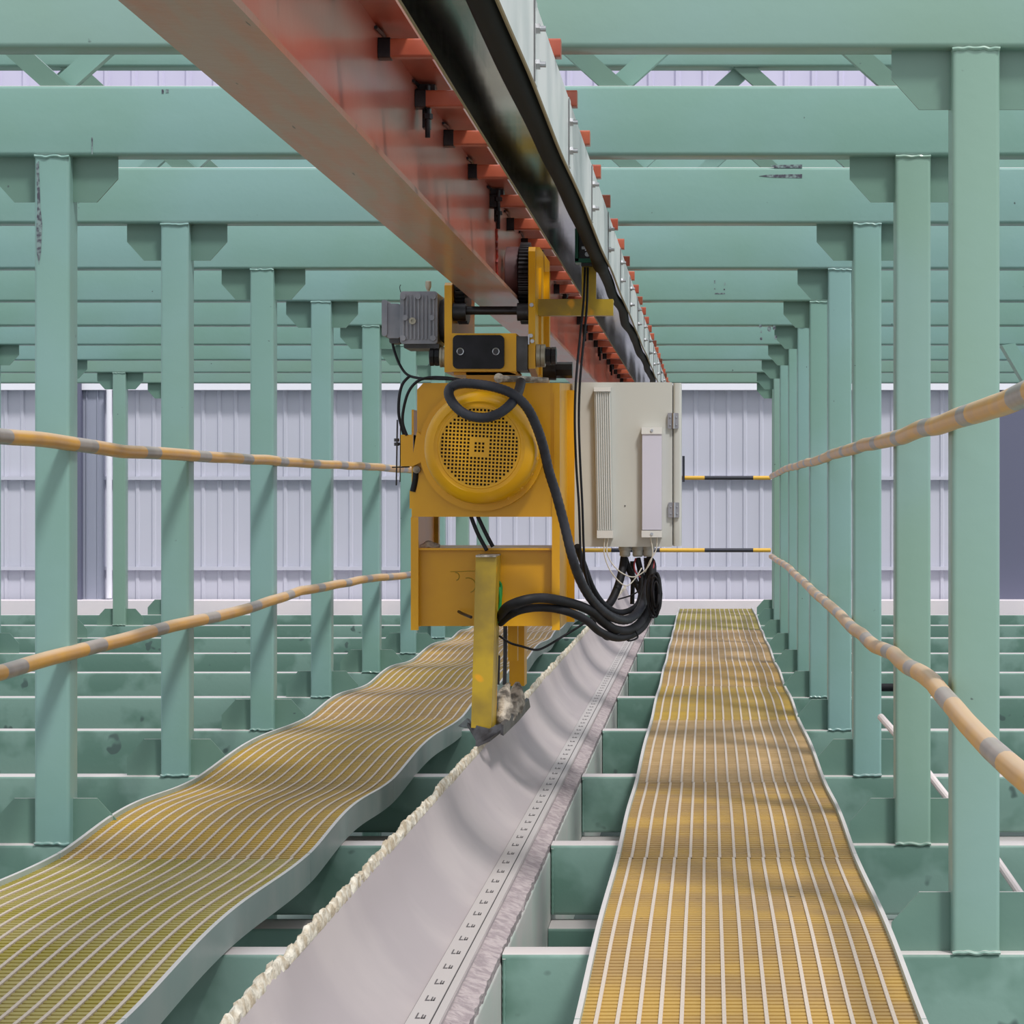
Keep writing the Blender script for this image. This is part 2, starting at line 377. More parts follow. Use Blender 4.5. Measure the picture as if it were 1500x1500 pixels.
# ragged rim
b=MB(); vs=[];fs=[]; n=1500; K=9
def ridge(v): return 1-abs(noise.noise(v))*2
for s_ in range(n+1):
    y=3.6+22*s_/n
    big=noise.noise(Vector((y*3.1,0,0)))*.010+ridge(Vector((y*9,3,0)))*.010+noise.noise(Vector((y*38,3,0)))*.010
    shp=[(-.840,.255),(-.836,.264),(-.838,.274+big*.6),(-.842,.281+big),(-.847,.284+big),(-.852,.281+big),(-.858,.272),(-.861,.256),(-.858,.235)]
    for e,(x0,z0) in enumerate(shp):
        q=noise.noise(Vector((y*34,e*1.9,1)))*(.0035 if e<2 else .007)
        vs.append((x0+q,y,z0+q*.8))
for s_ in range(n):
    for e in range(K): fs.append((s_*K+e,s_*K+(e+1)%K,(s_+1)*K+(e+1)%K,(s_+1)*K+e))
b.add(vs,fs).build('foam_rim','foam',t,angle=40)
# rough ledge
b=MB(); vs=[];fs=[]; n=700; cols=6
for s_ in range(n+1):
    y=3.6+22*s_/n
    for e in range(cols):
        x=-.597+.055*e/(cols-1)
        vs.append((x+(noise.noise(Vector((y*15,e,5)))*.006 if e in(0,5) else 0),y,(.022-.02*(e/(cols-1)))+noise.noise(Vector((y*18,e*2.0,0)))*.006))
    vs+=[(-.545,y,-.05),(-.60,y,-.05)]
K=cols+2
for s_ in range(n):
    for e in range(K): fs.append((s_*K+e,s_*K+(e+1)%K,(s_+1)*K+(e+1)%K,(s_+1)*K+e))
b.add(vs,fs).build('rough_ledge','ledge',t,angle=60)
MB().rbox(-.86,-.54,3.6,25.6,-.52,-.02,.012,'y').build('support_beam','support',t)
st=MB().box(-.668,-.615,3.6,25.6,.033,.0375).box(-.613,-.594,3.6,25.6,.029,.034).build('marked_strip','strip',t)
b=MB(); y=4.32
while y<25:
    x=-.652
    b.box(x,x+.003,y,y+.06,.0375,.0385); b.box(x+.003,x+.011,y,y+.010,.0375,.0385)
    b.box(x+.013,x+.016,y,y+.042,.0375,.0385); b.box(x+.019,x+.022,y,y+.035,.0375,.0385); b.box(x+.013,x+.022,y,y+.009,.0375,.0385)
    y+=.195
b.build('strip_marks','ink',st)
MB().box(-.6693,-.668,3.6,25.6,.034,.0366).box(-.615,-.6142,3.6,25.6,.030,.0362).build('strip_gap','ink',st)

# ---------------------------------------------------------------- handrail pipes
def pipe(ptsxy, xw, label, ext_near, nm='handrail_pipe'):
    pts=[]
    for px,py in ptsxy:
        Z=xw*F/(px-VX); pts.append((xw+random.uniform(-.004,.004),Z,EYE-(py-VY)*Z/F))
    pts.sort(key=lambda p:p[1])
    p0=pts[0]; 
    if p0[1]>ext_near: pts.insert(0,(xw,ext_near,p0[2]))
    ph=random.random()
    f=lambda L: 1 if ((L+ph)%1.02)<.24 else 0
    q=[]
    for a,b2 in zip(pts,pts[1:]):
        m_=max(1,int((b2[1]-a[1])/.12))
        for k in range(m_):
            u=k/m_; q.append(tuple(a[j]+(b2[j]-a[j])*u for j in range(3)))
    q.append(pts[-1])
    q=[(x+noise.noise(Vector((y*1.3,x,0)))*.005,y,z+noise.noise(Vector((y*1.5,9,x)))*.006) for x,y,z in q]
    b=MB().tube(q,.0255,14,2,f)
    o=b.build(nm,['pipe_y','pipe_g'],angle=60); one(o,label,'railing','banded yellow handrails'); return o
pipe([(0,637),(60,644),(115,651),(180,661),(243,665),(287,668),(400,675),(490,681),(560,685),(600,688),(700,696)],-2.205,'upper yellow handrail pipe with grey bands along the left posts',6.0)
pipe([(0,983),(60,968),(115,953),(180,937),(250,918),(340,898),(390,883),(440,865),(490,857),(540,848),(600,842),(700,810)],-2.205,'lower yellow handrail pipe with grey bands along the left posts',6.0)
pipe([(1131,698),(1150,687),(1187,677),(1247,657),(1307,642),(1393,617),(1463,592),(1500,577)],.612,'upper yellow handrail pipe with grey bands along the right posts',3.4)
pipe([(1130,815),(1153,830),(1187,863),(1213,883),(1247,917),(1283,947),(1307,957),(1333,977),(1367,1000),(1417,1060),(1450,1097),(1500,1140)],.612,'lower dusty handrail pipe along the right posts',3.4)
Ze=25.28
for py,lab in ((700,'upper black and yellow striped bar across the far walkway end'),(806,'lower black and yellow striped bar across the far walkway end')):
    b=MB(); 
    def f(L): return 1 if (L%1.0)<.5 else 0
    b.tube([(X(1129,Ze)-k*.02,Ze,H(py,Ze)) for k in range(103)],.021,12,1,lambda L: 1 if ((L-.2)%.95)<.5 and L>.2 else 0)
    one(b.build('barrier_bar',['pipe_ye','pipe_k']),lab,'barrier','end barrier bars')
one(MB().box(X(999.5,25.24),X(1003,25.24),25.2,25.26,H(706,25.24),H(668,25.24)).build('barrier_stub','pipe_k'),'short dark upright stub holding the upper striped bar beside the cabinet','barrier')

# ---------------------------------------------------------------- overhead rail
hb=EYE+.749; ht=EYE+1.12; XW=-.782
t=thing('monorail_beam','red-brown painted overhead steel I-beam carrying the scraper carriage','rail beam',(XW,5,hb))
MB().box(-.885,-.713,3.0,25.8,hb,hb+.014).build('bottom_flange','flange',t)
MB().box(-.885,-.700,3.0,25.8,ht,ht+.014).build('top_flange','rail',t)
MB().box(XW-.01,XW,3.0,25.8,hb+.014,ht).build('web','rail',t)
b=MB().tube([(XW+.003,9.12+random.uniform(-.01,.01),hb+.03+.012*k) for k in range(28)],.007,6,1,rib=.3); b.build('weld_seam','seam',t)
b=MB()
for Z in [4.4+.74*k for k in range(28)]:
    b.tube([(XW+.004,Z-.1+.03*k,ht-.004-abs(k-4)*.002) for k in range(9)],.005,5,1)
b.build('weld_scorch','blackm',t)
ZA=[5.12,5.84,6.58,7.30,8.05,8.85,9.6,10.35]+[10.35+.74*k for k in range(1,20)]
for k,Z in enumerate(ZA):
    a=MB().rbox(XW+.001,-.347,Z,Z+.045,ht-.07,ht-.026,.006,'x').build('support_arm','orange')
    lab='orange square support arm welded to the rail web, number %d counted from the camera end'%(k+1)
    one(a,lab,'support arm','orange arms off the rail web')
    MB().rbox(XW+.0012,XW+.03,Z-.002,Z+.047,ht-.073,ht-.024,.005,'x').build('scorched_end','blackm',a)
for k,Z in enumerate([4.45,6.62,8.86,11.0,13.1,15.2,17.3,19.4]):
    b=MB().box(XW+.004,XW+.05,Z,Z+.06,ht-.03,ht-.004).box(XW+.015,XW+.035,Z+.01,Z+.05,ht-.12,ht-.03).cyl((XW+.032,Z-.01,0),.007,ht-.15,ht-.01,'z',10)
    for zz in (ht-.05,ht-.10): b.cyl((XW+.032,Z-.01,0),.014,zz,zz+.014,'z',6)
    one(b.build('beam_clamp','blackm'),'black bolted clamp under the rail top flange, number %d counted from the camera'%(k+1),'clamp','rail clamps')
# cable duct
t=thing('cable_duct','long stainless and white sheet channel hanging on the orange arms beside the rail','cable duct',(-.45,5,EYE+.9))
b=MB(); vs=[];fs=[]
ys=[3.0+.1*k for k in range(228)]
for y in ys:
    wv=noise.noise(Vector((y*.9,0,0)))*.007
    vs+=[(-.535+wv,y,EYE+.867+wv*.6),(-.533+wv,y,EYE+.867+wv*.6),(-.533,y,EYE+1.04),(-.535,y,EYE+1.04)]
for k in range(len(ys)-1):
    for e in range(4): fs.append((k*4+e,k*4+(e+1)%4,k*4+4+(e+1)%4,k*4+4+e))
b.add(vs,fs).build('left_sheet','steel',t,angle=60)
MB().box(-.533,-.362,3,25.7,EYE+1.04,EYE+1.043).build('roof_sheet','steel',t)
b=MB(); vs=[];fs=[]
for y in ys:
    wv=noise.noise(Vector((y*.9,7,0)))*.010
    vs+=[(-.363,y,EYE+.865+wv),(-.360,y,EYE+.865+wv),(-.360,y,EYE+1.045),(-.363,y,EYE+1.045)]
for k in range(len(ys)-1):
    for e in range(4): fs.append((k*4+e,k*4+(e+1)%4,k*4+4+(e+1)%4,k*4+4+e))
b.add(vs,fs); b.build('right_sheet','white_sheet',t,angle=60)
b=MB()
b.tube([(-.3625,y,EYE+.863+noise.noise(Vector((y*.9,7,0)))*.010) for y in ys],.004,6,1); b.tube([(-.534,y,EYE+.866) for y in ys],.003,6,1)
b.build('edge_trim','foam_edge',t)
for Z in [5.12+1.28*k for k in range(-1,16)]:
    j=MB().box(-.360,-.3575,Z,Z+.07,EYE+.868,EYE+1.045).build('joint_plate','white_sheet',t)
    b=MB().box(-.3575,-.3565,Z-.006,Z-.001,EYE+.868,EYE+1.045); b.build('joint_line','greydk',j)
    for zz in (.91,.985):
        b=MB().cyl((-.357,Z+.035,EYE+zz),.011,0,.008,'x',6).cyl((-.357,Z+.035,EYE+zz),.006,.008,.02,'x',10); b.build('bolt','zinc',j)
b=MB()
q=[]
for k in range(160):
    y=3.2+k*.14; a=.004 if y<8.6 else .011
    q.append((-.397+noise.noise(Vector((y*1.1,2,0)))*a*1.4,y,EYE+.885+noise.noise(Vector((y*1.2,5,0)))*a*1.5-(.012 if y>9 else 0)))
b.tube(q,lambda u:.029 if u<.27 else .022,14,2)
one(b.build('trailing_cable','feed'),'thick black cable running inside the sheet channel beside the rail','cable')

# ---------------------------------------------------------------- scraper carriage
Z0=9.2; s=Z0/F
x_=lambda px:X(px,Z0); h_=lambda py:H(py,Z0)
car=thing('scraper_carriage','yellow motorised scraper carriage hanging from the red-brown overhead rail','carriage',(-.83,Z0,1.0))
fp=MB().prism([(x_(603),h_(757)),(x_(603),h_(690)),(x_(611),h_(640)),(x_(611),h_(571)),(x_(620),h_(561)),(x_(809),h_(561)),(x_(809),h_(757))],'y',Z0,Z0+.012).build('front_plate','yellow',car)
MB().box(x_(603),x_(606),Z0+.001,Z0+.9,h_(922),h_(600)).box(x_(602),x_(613),Z0-.004,Z0+.012,h_(923),h_(757.5)).build('left_side_plate','yellow',car)
MB().prism([(Z0+.001,h_(922)),(Z0+1.05,h_(922)),(Z0+1.05,H(562,Z0+1.05)),(Z0+.001,h_(561))],'x',x_(815),x_(819)).box(x_(808.5),x_(820),Z0-.004,Z0+.012,h_(923),h_(561)).box(x_(811.5),x_(812.5),Z0-.008,Z0-.004,h_(700),h_(575)).build('right_side_plate','yellow',car)
MB().box(x_(807),x_(830),Z0+.55,Z0+.56,h_(922),h_(562)).build('rear_rib','yellow',car)
lp=MB().box(x_(606),x_(814),Z0+.045,Z0+.055,h_(918),h_(806)).box(x_(606),x_(814),Z0+.012,Z0+.6,h_(806),h_(803)).build('lower_panel','yellow',car)
b=MB()
for cx,cy,r,a0,a1 in ((665,845,6,-90,90),(684,858,11,-110,80)):
    b.tube([(x_(cx+r*math.cos(math.radians(a))),Z0+.045,h_(cy+r*math.sin(math.radians(a)))) for a in range(a0,a1,15)],.002,5,1)
b.tube([(x_(658),Z0+.045,h_(838)),(x_(694),Z0+.045,h_(837))],.0015,5,1)
b.build('raised_mark','olive',lp)
b=MB(); Zr=Z0+.7
b.box(X(634,Zr),X(642,Zr),Zr,Zr+.03,H(800,Zr),H(570,Zr)); b.build('rear_bar','olive',car)
b=MB().tube([P(616,801,Z0+.1),P(622,800,Z0+.1),P(628,797,Z0+.1),P(634,799,Z0+.1),P(644,801,Z0+.1)],lambda u:.008+.006*math.sin(u*3.1),8,3); b.build('grime','debris',car)
# fan motor
cz=8.92; cx=X(702,cz); ch=H(655,cz); R=84*cz/F
mo=MB().lathe([(.30,R*.98),(.10,R),(.045,R*.985),(.018,R*.94),(.004,R*.86),(0,R*.80),(.004,R*.775),(.004,.152),(.001,.150),(.001,.1425)],(cx,cz,ch),'y',72,cap=False)
mo=mo.build('motor_cover','yellow',car,angle=40)
MB().lathe([(.0,R*1.02),(.0,R*1.12),(.03,R*1.12),(.03,R*1.0)],(cx-.012,Z0-.055,ch+.0),'y',64).build('motor_flange','yellow',mo)
b=MB()
for k in range(9):
    a=math.radians(-62+k*17); px,pz=cx+math.cos(a)*R,ch+math.sin(a)*R
    b.cyl((px,cz+.08,pz),.006,0,.03,'y',8)
b.build('cover_screws','yellow',mo)
MB().cyl((cx,cz+.03,ch),.15,0,.01,'y',48).build('fan','fan',mo)
# grille with square holes
N_=21; pch=.0135; hol=.0082; b=MB(); rot=math.radians(-3)
def gp(u,v,y): return (cx+u*math.cos(rot)-v*math.sin(rot), y, ch+u*math.sin(rot)+v*math.cos(rot))
co=[]
for i in range(N_): co += [(-N_/2+i)*pch+(pch-hol)/2, (-N_/2+i)*pch+(pch+hol)/2]
co=[-N_/2*pch]+co+[N_/2*pch]
for i in range(len(co)-1):
    for j in range(len(co)-1):
        uc,vc=(co[i]+co[i+1])/2,(co[j]+co[j+1])/2
        if math.hypot(uc,vc)>.150: continue
        ci,cj=(i-1)//2-N_//2,(j-1)//2-N_//2
        if i%2 and j%2 and math.hypot(ci,cj)<10.6 and not (max(abs(ci),abs(cj))==2): continue
        y=cz+.003; p=[(co[i],co[j]),(co[i+1],co[j]),(co[i+1],co[j+1]),(co[i],co[j+1])]
        b.add([gp(u,v,y) for u,v in p]+[gp(u,v,y+.002) for u,v in p],[(0,1,2,3),(7,6,5,4),(0,4,5,1),(1,5,6,2),(2,6,7,3),(3,7,4,0)])
b.build('fan_grille','yellow',mo)
# trolley
MB().prism([(Z0,h_(545)),(Z0,h_(418)),(Z0+.03,h_(413)),(Z0+.9,h_(413)),(Z0+.9,h_(545))],'x',x_(651),x_(662)).build('trolley_plate','yellow',car)
MB().prism([(Z0,h_(540)),(Z0,h_(368)),(Z0+.02,h_(361)),(Z0+.25,h_(352)),(Z0+.85,h_(352)),(Z0+.85,h_(548)),(Z0+.3,h_(556))],'x',x_(774),x_(784)).build('trolley_plate','yellow',car)
MB().box(x_(784),x_(788),Z0+.2,Z0+.26,h_(545),h_(385)).box(x_(784),x_(792),Z0+.5,Z0+.56,h_(545),h_(380)).build('plate_rib','yellow',car)
wh=2.022+.0; yc=Z0+.2
def gear(x0,x1):
    b=MB(); n=52; poly=[]
    for k in range(n):
        for da,r in ((0,.148),(.25,.156),(.55,.156),(.8,.148)):
            a=2*math.pi*(k+da)/n; poly.append((yc+r*math.cos(a),wh+r*math.sin(a)))
    return b.prism(poly,'x',x0,x1)
g=gear(x_(757.5),x_(772)); g=g.build('gear_wheel','blackm',car,angle=25)
MB().lathe([(0,.085),(.003,.098),(.05,.098),(.056,.085)],(x_(735),yc,2.064),'x',40).build('running_wheel','wheel',g)
g=gear(x_(664),x_(678)); g=g.build('gear_wheel','blackm',car,angle=25)
MB().lathe([(0,.085),(.003,.098),(.04,.098),(.046,.085)],(x_(679),yc,2.064),'x',40).build('running_wheel','wheel',g)
b=MB().cyl((0,Z0+.03,h_(454)),.016,x_(662),x_(774),'x',20).cyl((0,Z0+.03,h_(456)),.034,x_(663),x_(682),'x',20).cyl((0,Z0+.03,h_(456)),.034,x_(757),x_(773.5),'x',20)
b.build('drive_axle','blackm',car)
b=MB().box(x_(663),x_(757),Z0-.03,Z0+.2,h_(545),h_(489)).prism([(x_(745),h_(545)),(x_(756),h_(548)),(x_(756),h_(492)),(x_(745),h_(489))],'y',Z0-.02,Z0+.22).box(x_(682),x_(755),Z0+.02,Z0+.2,h_(563),h_(544)).box(x_(664),x_(757),Z0+.02,Z0+.25,h_(549),h_(543))
ho=b.build('hanger_block','yellow',car)
b=MB().rbox(x_(665),x_(740),Z0-.045,Z0-.0305,h_(541),h_(492),.018,'y'); gd=b.build('roller_guard','black',ho)
for px in (676,728):
    MB().lathe([(.001,.010),(-.003,.0105),(-.004,.0135),(.001,.0145)],(x_(px),Z0-.046,h_(516)),'y',24).build('roller_bolt','zinc',gd); MB().cyl((x_(px),Z0-.0465,h_(516)),.0102,-.001,.001,'y',20).build('bolt_head','blackm',gd)
MB().box(x_(752),x_(773),Z0-.02,Z0+.15,h_(543),h_(493)).build('bearing_block','greydk',car)
for c,r,a,b2,m_,nm in ((522,15,642,651,'brass','lock_collar'),(522,13,627,642,'blackm','roller_nut'),(520,17,784,798,'brass','lock_collar'),(520,13,798,814,'blackm','roller_nut')):
    MB().lathe([(0,r*s*.85),(.002,r*s),((b2-a)*s*.45,r*s),((b2-a)*s*.5,r*s*.92),((b2-a)*s*.55,r*s),((b2-a)*s-.002,r*s),((b2-a)*s,r*s*.85)],(x_(a),Z0+.05,h_(c)),'x',28 if m_=='brass' else 8).build(nm,m_,car)
MB().cyl((0,Z0+.45,h_(533)),.032,x_(803),x_(829),'x',8).cyl((0,Z0+.45,h_(533)),.04,x_(784),x_(804),'x',20).build('roller_nut','blackm',car)
b=MB()
for px,py in ((779,447),(778,492),(780,500)): b.cyl((x_(px),Z0,h_(py)),.008,-.015,0,'y',6)
b.box(x_(774),x_(776),Z0-.02,Z0,h_(505),h_(490)); b.build('plate_bolts','zinc',car)
# gear motor
b=MB().rbox(x_(585),x_(640),Z0+.02,Z0+.26,h_(503),h_(426),.012,'y')
gb=b.build('gear_motor','grey',car)
b=MB()
for k in range(9): b.box(x_(589+k*5.6),x_(591+k*5.6),Z0+.012,Z0+.02,h_(497),h_(432))
for px,py in ((590,434),(634,434),(590,495),(634,495),(612,434),(593,465),(632,465)): b.cyl((x_(px),Z0+.02,h_(py)),.011,-.014,0,'y',10)
b.build('cast_ribs','grey',gb)
MB().lathe([(0,.013),(-.012,.013),(-.012,.006),(-.004,.006)],(x_(604),Z0+.012,h_(470)),'y',16).build('oil_plug','brass',gb)
MB().lathe([(0,.075),(.02,.09),(.03,.09),(.032,.1),(.042,.1)],(x_(639),Z0+.14,h_(466)),'x',36).build('motor_adapter','greydk',gb)
MB().rbox(x_(589),x_(641),Z0+.05,Z0+.24,h_(509),h_(502),.005,'y').build('gearbox_foot','greydk',gb)
b=MB().rbox(x_(564),x_(584),Z0+.05,Z0+.2,h_(494),h_(443),.01,'y').rbox(x_(557),x_(565),Z0+.04,Z0+.21,h_(491),h_(438),.008,'y'); jb=b.build('terminal_box','grey',gb)
MB().rbox(x_(566),x_(581),Z0+.08,Z0+.16,h_(501),h_(492),.008,'y').build('cable_gland','greydk',jb)
b=MB().cyl((x_(622),Z0+.12,0),.006,h_(428),h_(420),'z',12).lathe([(0,.008),(.01,.0115),(.03,.0115),(.032,.008)],(x_(622),Z0+.12,h_(420)),'z',16)
b.build('breather','brass',gb)
MB().tube([P(587,428,Z0+.1),P(585.5,421,Z0+.1),P(587,417,Z0+.1)],.0015,5).build('wire_stub','black',gb)
# left bracket and rods
b=MB().box(x_(588),x_(606),Z0-.02,Z0+.1,h_(683),h_(637)).prism([(x_(603),h_(684)),(x_(612),h_(632)),(x_(617),h_(636)),(x_(617),h_(678))],'y',Z0-.03,Z0-.018); br=b.build('side_bracket','yellow',car)
b=MB().tube([P(582,615,Z0),P(580.5,711,Z0)],.0028,8,1).tube([P(586.5,626,Z0+.03),P(586,706,Z0+.03)],.002,8,1).tube([P(574,684.5,Z0),P(600,684,Z0)],.0025,8,1)
for py in (647,653): b.cyl((x_(581),Z0,0),.010,h_(py),h_(py)+.012,'z',6)
b.cyl((0,Z0,h_(650)),.005,x_(578),x_(589),'x',8); b.build('threaded_rod','blackm',br)
MB().tube([P(609,692,Z0),P(608,704,Z0),P(604.5,720,Z0)],.011,12,4).build('grip_handle','black',car)
MB().cyl((x_(611),Z0-.02,h_(688)),.014,0,.03,'y',14).build('rod_eye','debris',car)
b=MB().box(x_(600),x_(603),Z0,Z0+.05,h_(745),h_(718)); b.build('edge_tab','yellow',car)
b=MB().tube([P(730,555,Z0-.06),P(745,555,Z0-.06),P(760,555,Z0-.06),P(780,556,Z0-.02),P(803,557,Z0)],lambda u:.014-.004*u,10,3)
b.cyl((x_(733),Z0-.075,h_(555)),.018,0,.02,'y',14); b.build('shackle_bar','debris',car)
# arm and blade
arm=MB(); Ya,Yb=9.03,9.045
tl,trr,bl,brr=P(697,815,9.05),P(725,815,9.05),P(690,1066,9.05),P(717,1068,9.05)
def quadbox(a,b_,c,d,dy):
    vs=[a,b_,c,d]+[Vector((q.x,q.y+dy,q.z)) for q in (a,b_,c,d)]
    arm.add(vs,[(0,1,2,3),(7,6,5,4),(0,4,5,1),(1,5,6,2),(2,6,7,3),(3,7,4,0)])
quadbox(tl,trr,brr,bl,.012)
quadbox(trr,trr+Vector((.006,0,0)),brr+Vector((.006,0,0)),brr,.22)
quadbox(tl+Vector((.004,.012,0)),tl+Vector((.010,.012,0)),bl+Vector((.010,.012,0)),bl+Vector((.004,.012,0)),.1)
am=arm.build('scraper_arm','olive',car)
MB().box(X(697,9.05),X(727,9.05),9.04,9.28,H(816,9.05),H(813,9.05)).build('arm_cap','debris',am)
Zq=10.0
MB().box(X(746,Zq),X(768,Zq),Zq,Zq+.14,H(1005,Zq),H(905,Zq)).build('rear_arm','yellow',car)
Zq=9.6
MB().box(X(744,Zq),X(758,Zq),Zq,Zq+.04,H(968,Zq),H(905,Zq)).build('guide_tube','yellow',car)
MB().tube([P(740,905,9.5),P(740,960,9.5),P(739,1003,9.5)],.008,10).tube([P(731,960,9.4),P(730,1003,9.4)],.005,8).build('push_rod','blackm',car)
# blade
def plate(pts, th, nm, m_, par):
    b=MB(); n=len(pts); c=[Vector(p) for p in pts]
    nr=(c[1]-c[0]).cross(c[2]-c[0]).normalized()*th
    b.add(c+[q+nr for q in c],[tuple(range(n)),tuple(range(n,2*n))[::-1]]+[(i,(i+1)%n,(i+1)%n+n,i+n) for i in range(n)]); return b.build(nm,m_,par)
pl=[P(684,1063,9.1),P(700,1068,9.04),P(716,1072,9.0),P(733,1064,9.1),P(733,1074,9.1),P(718,1086,9.02),P(704,1092,9.02),P(696,1097,9.03),P(697,1085,9.03)]
bld=plate(pl,.012,'scraper_blade','blade',am)
plate([P(733,1060,9.1),P(752,1042,9.5),P(771,1022,9.9),P(773,1034,9.95),P(756,1054,9.55),P(733,1076,9.1)],.012,'blade_wing','blade',bld)
plate([P(671,1064,9.35),P(684,1052,9.25),P(690,1062,9.15),P(686,1066,9.12)],.01,'blade_wing','blade',bld)
b=MB(); random.seed(5)
def lump(pts,r,seed):
    n=14; m_=10; q=[Vector(p) for p in pts]; vs=[];fs=[]
    N2=len(q)
    for i,p in enumerate(q):
        for k in range(n):
            a=2*math.pi*k/n; rr=r[i]*(1+.5*noise.noise(Vector((k*.8,i*1.3,seed))))
            vs.append(p+Vector((math.cos(a)*rr,math.sin(a)*rr*1.5,noise.noise(Vector((k,i,seed+4)))*.012)))
    for i in range(N2-1):
        for k in range(n): fs.append((i*n+k,i*n+(k+1)%n,(i+1)*n+(k+1)%n,(i+1)*n+k))
    fs+=[tuple(range(n)),tuple((N2-1)*n+k for k in range(n))]
    b.add(vs,fs)
lump([P(735,1064,9.25),P(737,1050,9.28),P(738,1035,9.3),P(738,1020,9.32),P(740,1010,9.36),P(745,1000,9.4)],[.02,.028,.03,.026,.02,.006],1)
lump([P(757,1045,9.6),P(756,1030,9.6),P(756,1018,9.62),P(757,1008,9.65),P(758,999,9.68)],[.02,.03,.03,.022,.008],2)
lump([P(746,1055,9.4),P(750,1040,9.5),P(752,1028,9.5)],[.022,.03,.02],3)
b.build('foam_build_up','debris',bld,angle=180)
b=MB().tube([P(672,896,9.18),P(680,900,9.12),P(690,904,9.06)],.006,8,4); b.build('latch_hook','blackm',am)
b=MB().tube([P(728,885,9.2),P(730,905,9.2),P(734,860,9.22),P(728,855,9.2),P(728,885,9.2)],.006,8,4)
b.tube([P(731,860,9.2),P(733,880,9.2),P(730,912,9.2)],.006,8,4); b.build('green_tie','tape',am)
# collector bracket (yellow)
Zc=9.35
b=MB().box(X(786,Zc),X(898,Zc),Zc,Zc+.05,H(462,Zc),H(438,Zc)).box(X(786,Zc),X(898,Zc),Zc+.05,Zc+.09,H(441,Zc),H(438,Zc)).box(X(852,Zc),X(873,Zc),Zc,Zc+.03,H(438,Zc),H(386,Zc))
b.build('collector_bracket','olive',car)
t=thing('current_collector','dark green collector clip with black centre gripping the cable on the yellow bracket','collector',P(862,385,Zc))
MB().box(X(843,Zc),X(848,Zc),Zc-.04,Zc+.06,H(384,Zc),H(336,Zc)).box(X(876,Zc),X(882,Zc),Zc-.04,Zc+.06,H(384,Zc),H(352,Zc)).box(X(843,Zc),X(882,Zc),Zc-.04,Zc+.06,H(386,Zc),H(380,Zc)).build('clip_body','clip',t)
MB().box(X(849,Zc),X(875,Zc),Zc-.03,Zc+.05,H(380,Zc),H(368,Zc)).box(X(849,Zc),X(856,Zc),Zc-.03,Zc+.05,H(368,Zc),H(338,Zc)).box(X(852,Zc),X(874,Zc),Zc-.035,Zc+.045,H(391,Zc),H(386.5,Zc)).build('contact_block','blackm',t)
MB().box(X(853,Zc),X(873,Zc),Zc-.05,Zc-.03,H(367,Zc),H(363,Zc)).lathe([(0,.004),(0,.009),(.01,.009)],(X(861,Zc),Zc-.045,H(374,Zc)),'y',16).build('clamp_screw','zinc',t)
# ---------------------------------------------------------------- control cabinet
Zk=9.95
t=thing('control_cabinet','light grey metal control cabinet fixed on the right of the yellow carriage','cabinet',P(925,800,Zk))
x=lambda px:X(px,Zk); h=lambda py:H(py,Zk)
MB().rbox(x(839),x(985),Zk,Zk+.22,h(801),h(560),.006,'y').build('cabinet_body','cab',t)
MB().rbox(x(986),x(998),Zk-.002,Zk+.22,h(800),h(561),.01,'z').build('door_edge','cab',t)
for a,b2,c,d in ((978,994,605,628),(979,995,736,758)):
    hg=MB().rbox(x(a),x(b2),Zk-.012,Zk-.003,h(d),h(c),.004,'y').build('hinge','grey',t)
    bb=MB().cyl((x((a+b2)/2+1),Zk-.014,0),.006,h(d),h(c),'z',10)
    for px in (a+4,b2-3):
        for py in (c+6,d-6): bb.cyl((x(px),Zk-.012,h(py)),.003,-.003,0,'y',8)
    bb.build('hinge_pin','zinc',hg)
fs_=MB().prism([(x(875),h(786)),(x(898),h(786)),(x(895),h(569)),(x(871),h(569))],'y',Zk-.03,Zk-.002).build('finned_heater','cabfin',t)
b=MB()
for k in range(7):
    u=k/6; b.prism([(x(877+u*19),h(776)),(x(878+u*19),h(776)),(x(874.5+u*19),h(575)),(x(873.5+u*19),h(575))],'y',Zk-.036,Zk-.03)
b.build('fins','whiteplastic',fs_)
MB().box(x(875),x(898.5),Zk-.042,Zk-.002,h(788),h(777)).box(x(870.5),x(895),Zk-.042,Zk-.002,h(574),h(568)).build('end_cap','whiteplastic',fs_)
lm=MB().box(x(941),x(969.5),Zk-.03,Zk-.002,h(776),h(636)).build('strip_lamp','lamp',t)
MB().box(x(940),x(970),Zk-.034,Zk-.002,h(787),h(777)).box(x(940),x(970),Zk-.034,Zk-.002,h(636),h(626)).build('end_cap','whiteplastic',lm)
MB().cyl((x(955),Zk-.034,h(631)),.006,-.003,0,'y',10).cyl((x(955),Zk-.034,h(782)),.006,-.003,0,'y',10).build('screw','zinc',lm)
for px in (914.5,933.5,949):
    MB().lathe([(0,.026),(-.014,.026),(-.016,.022),(-.036,.022),(-.042,.017)],(x(px),Zk+.08,h(801)),'z',12).build('cable_gland','cab',t)
MB().cyl((x(915.5),Zk,h(741)),.0028,-.002,0,'y',8).build('small_hole','black',t)
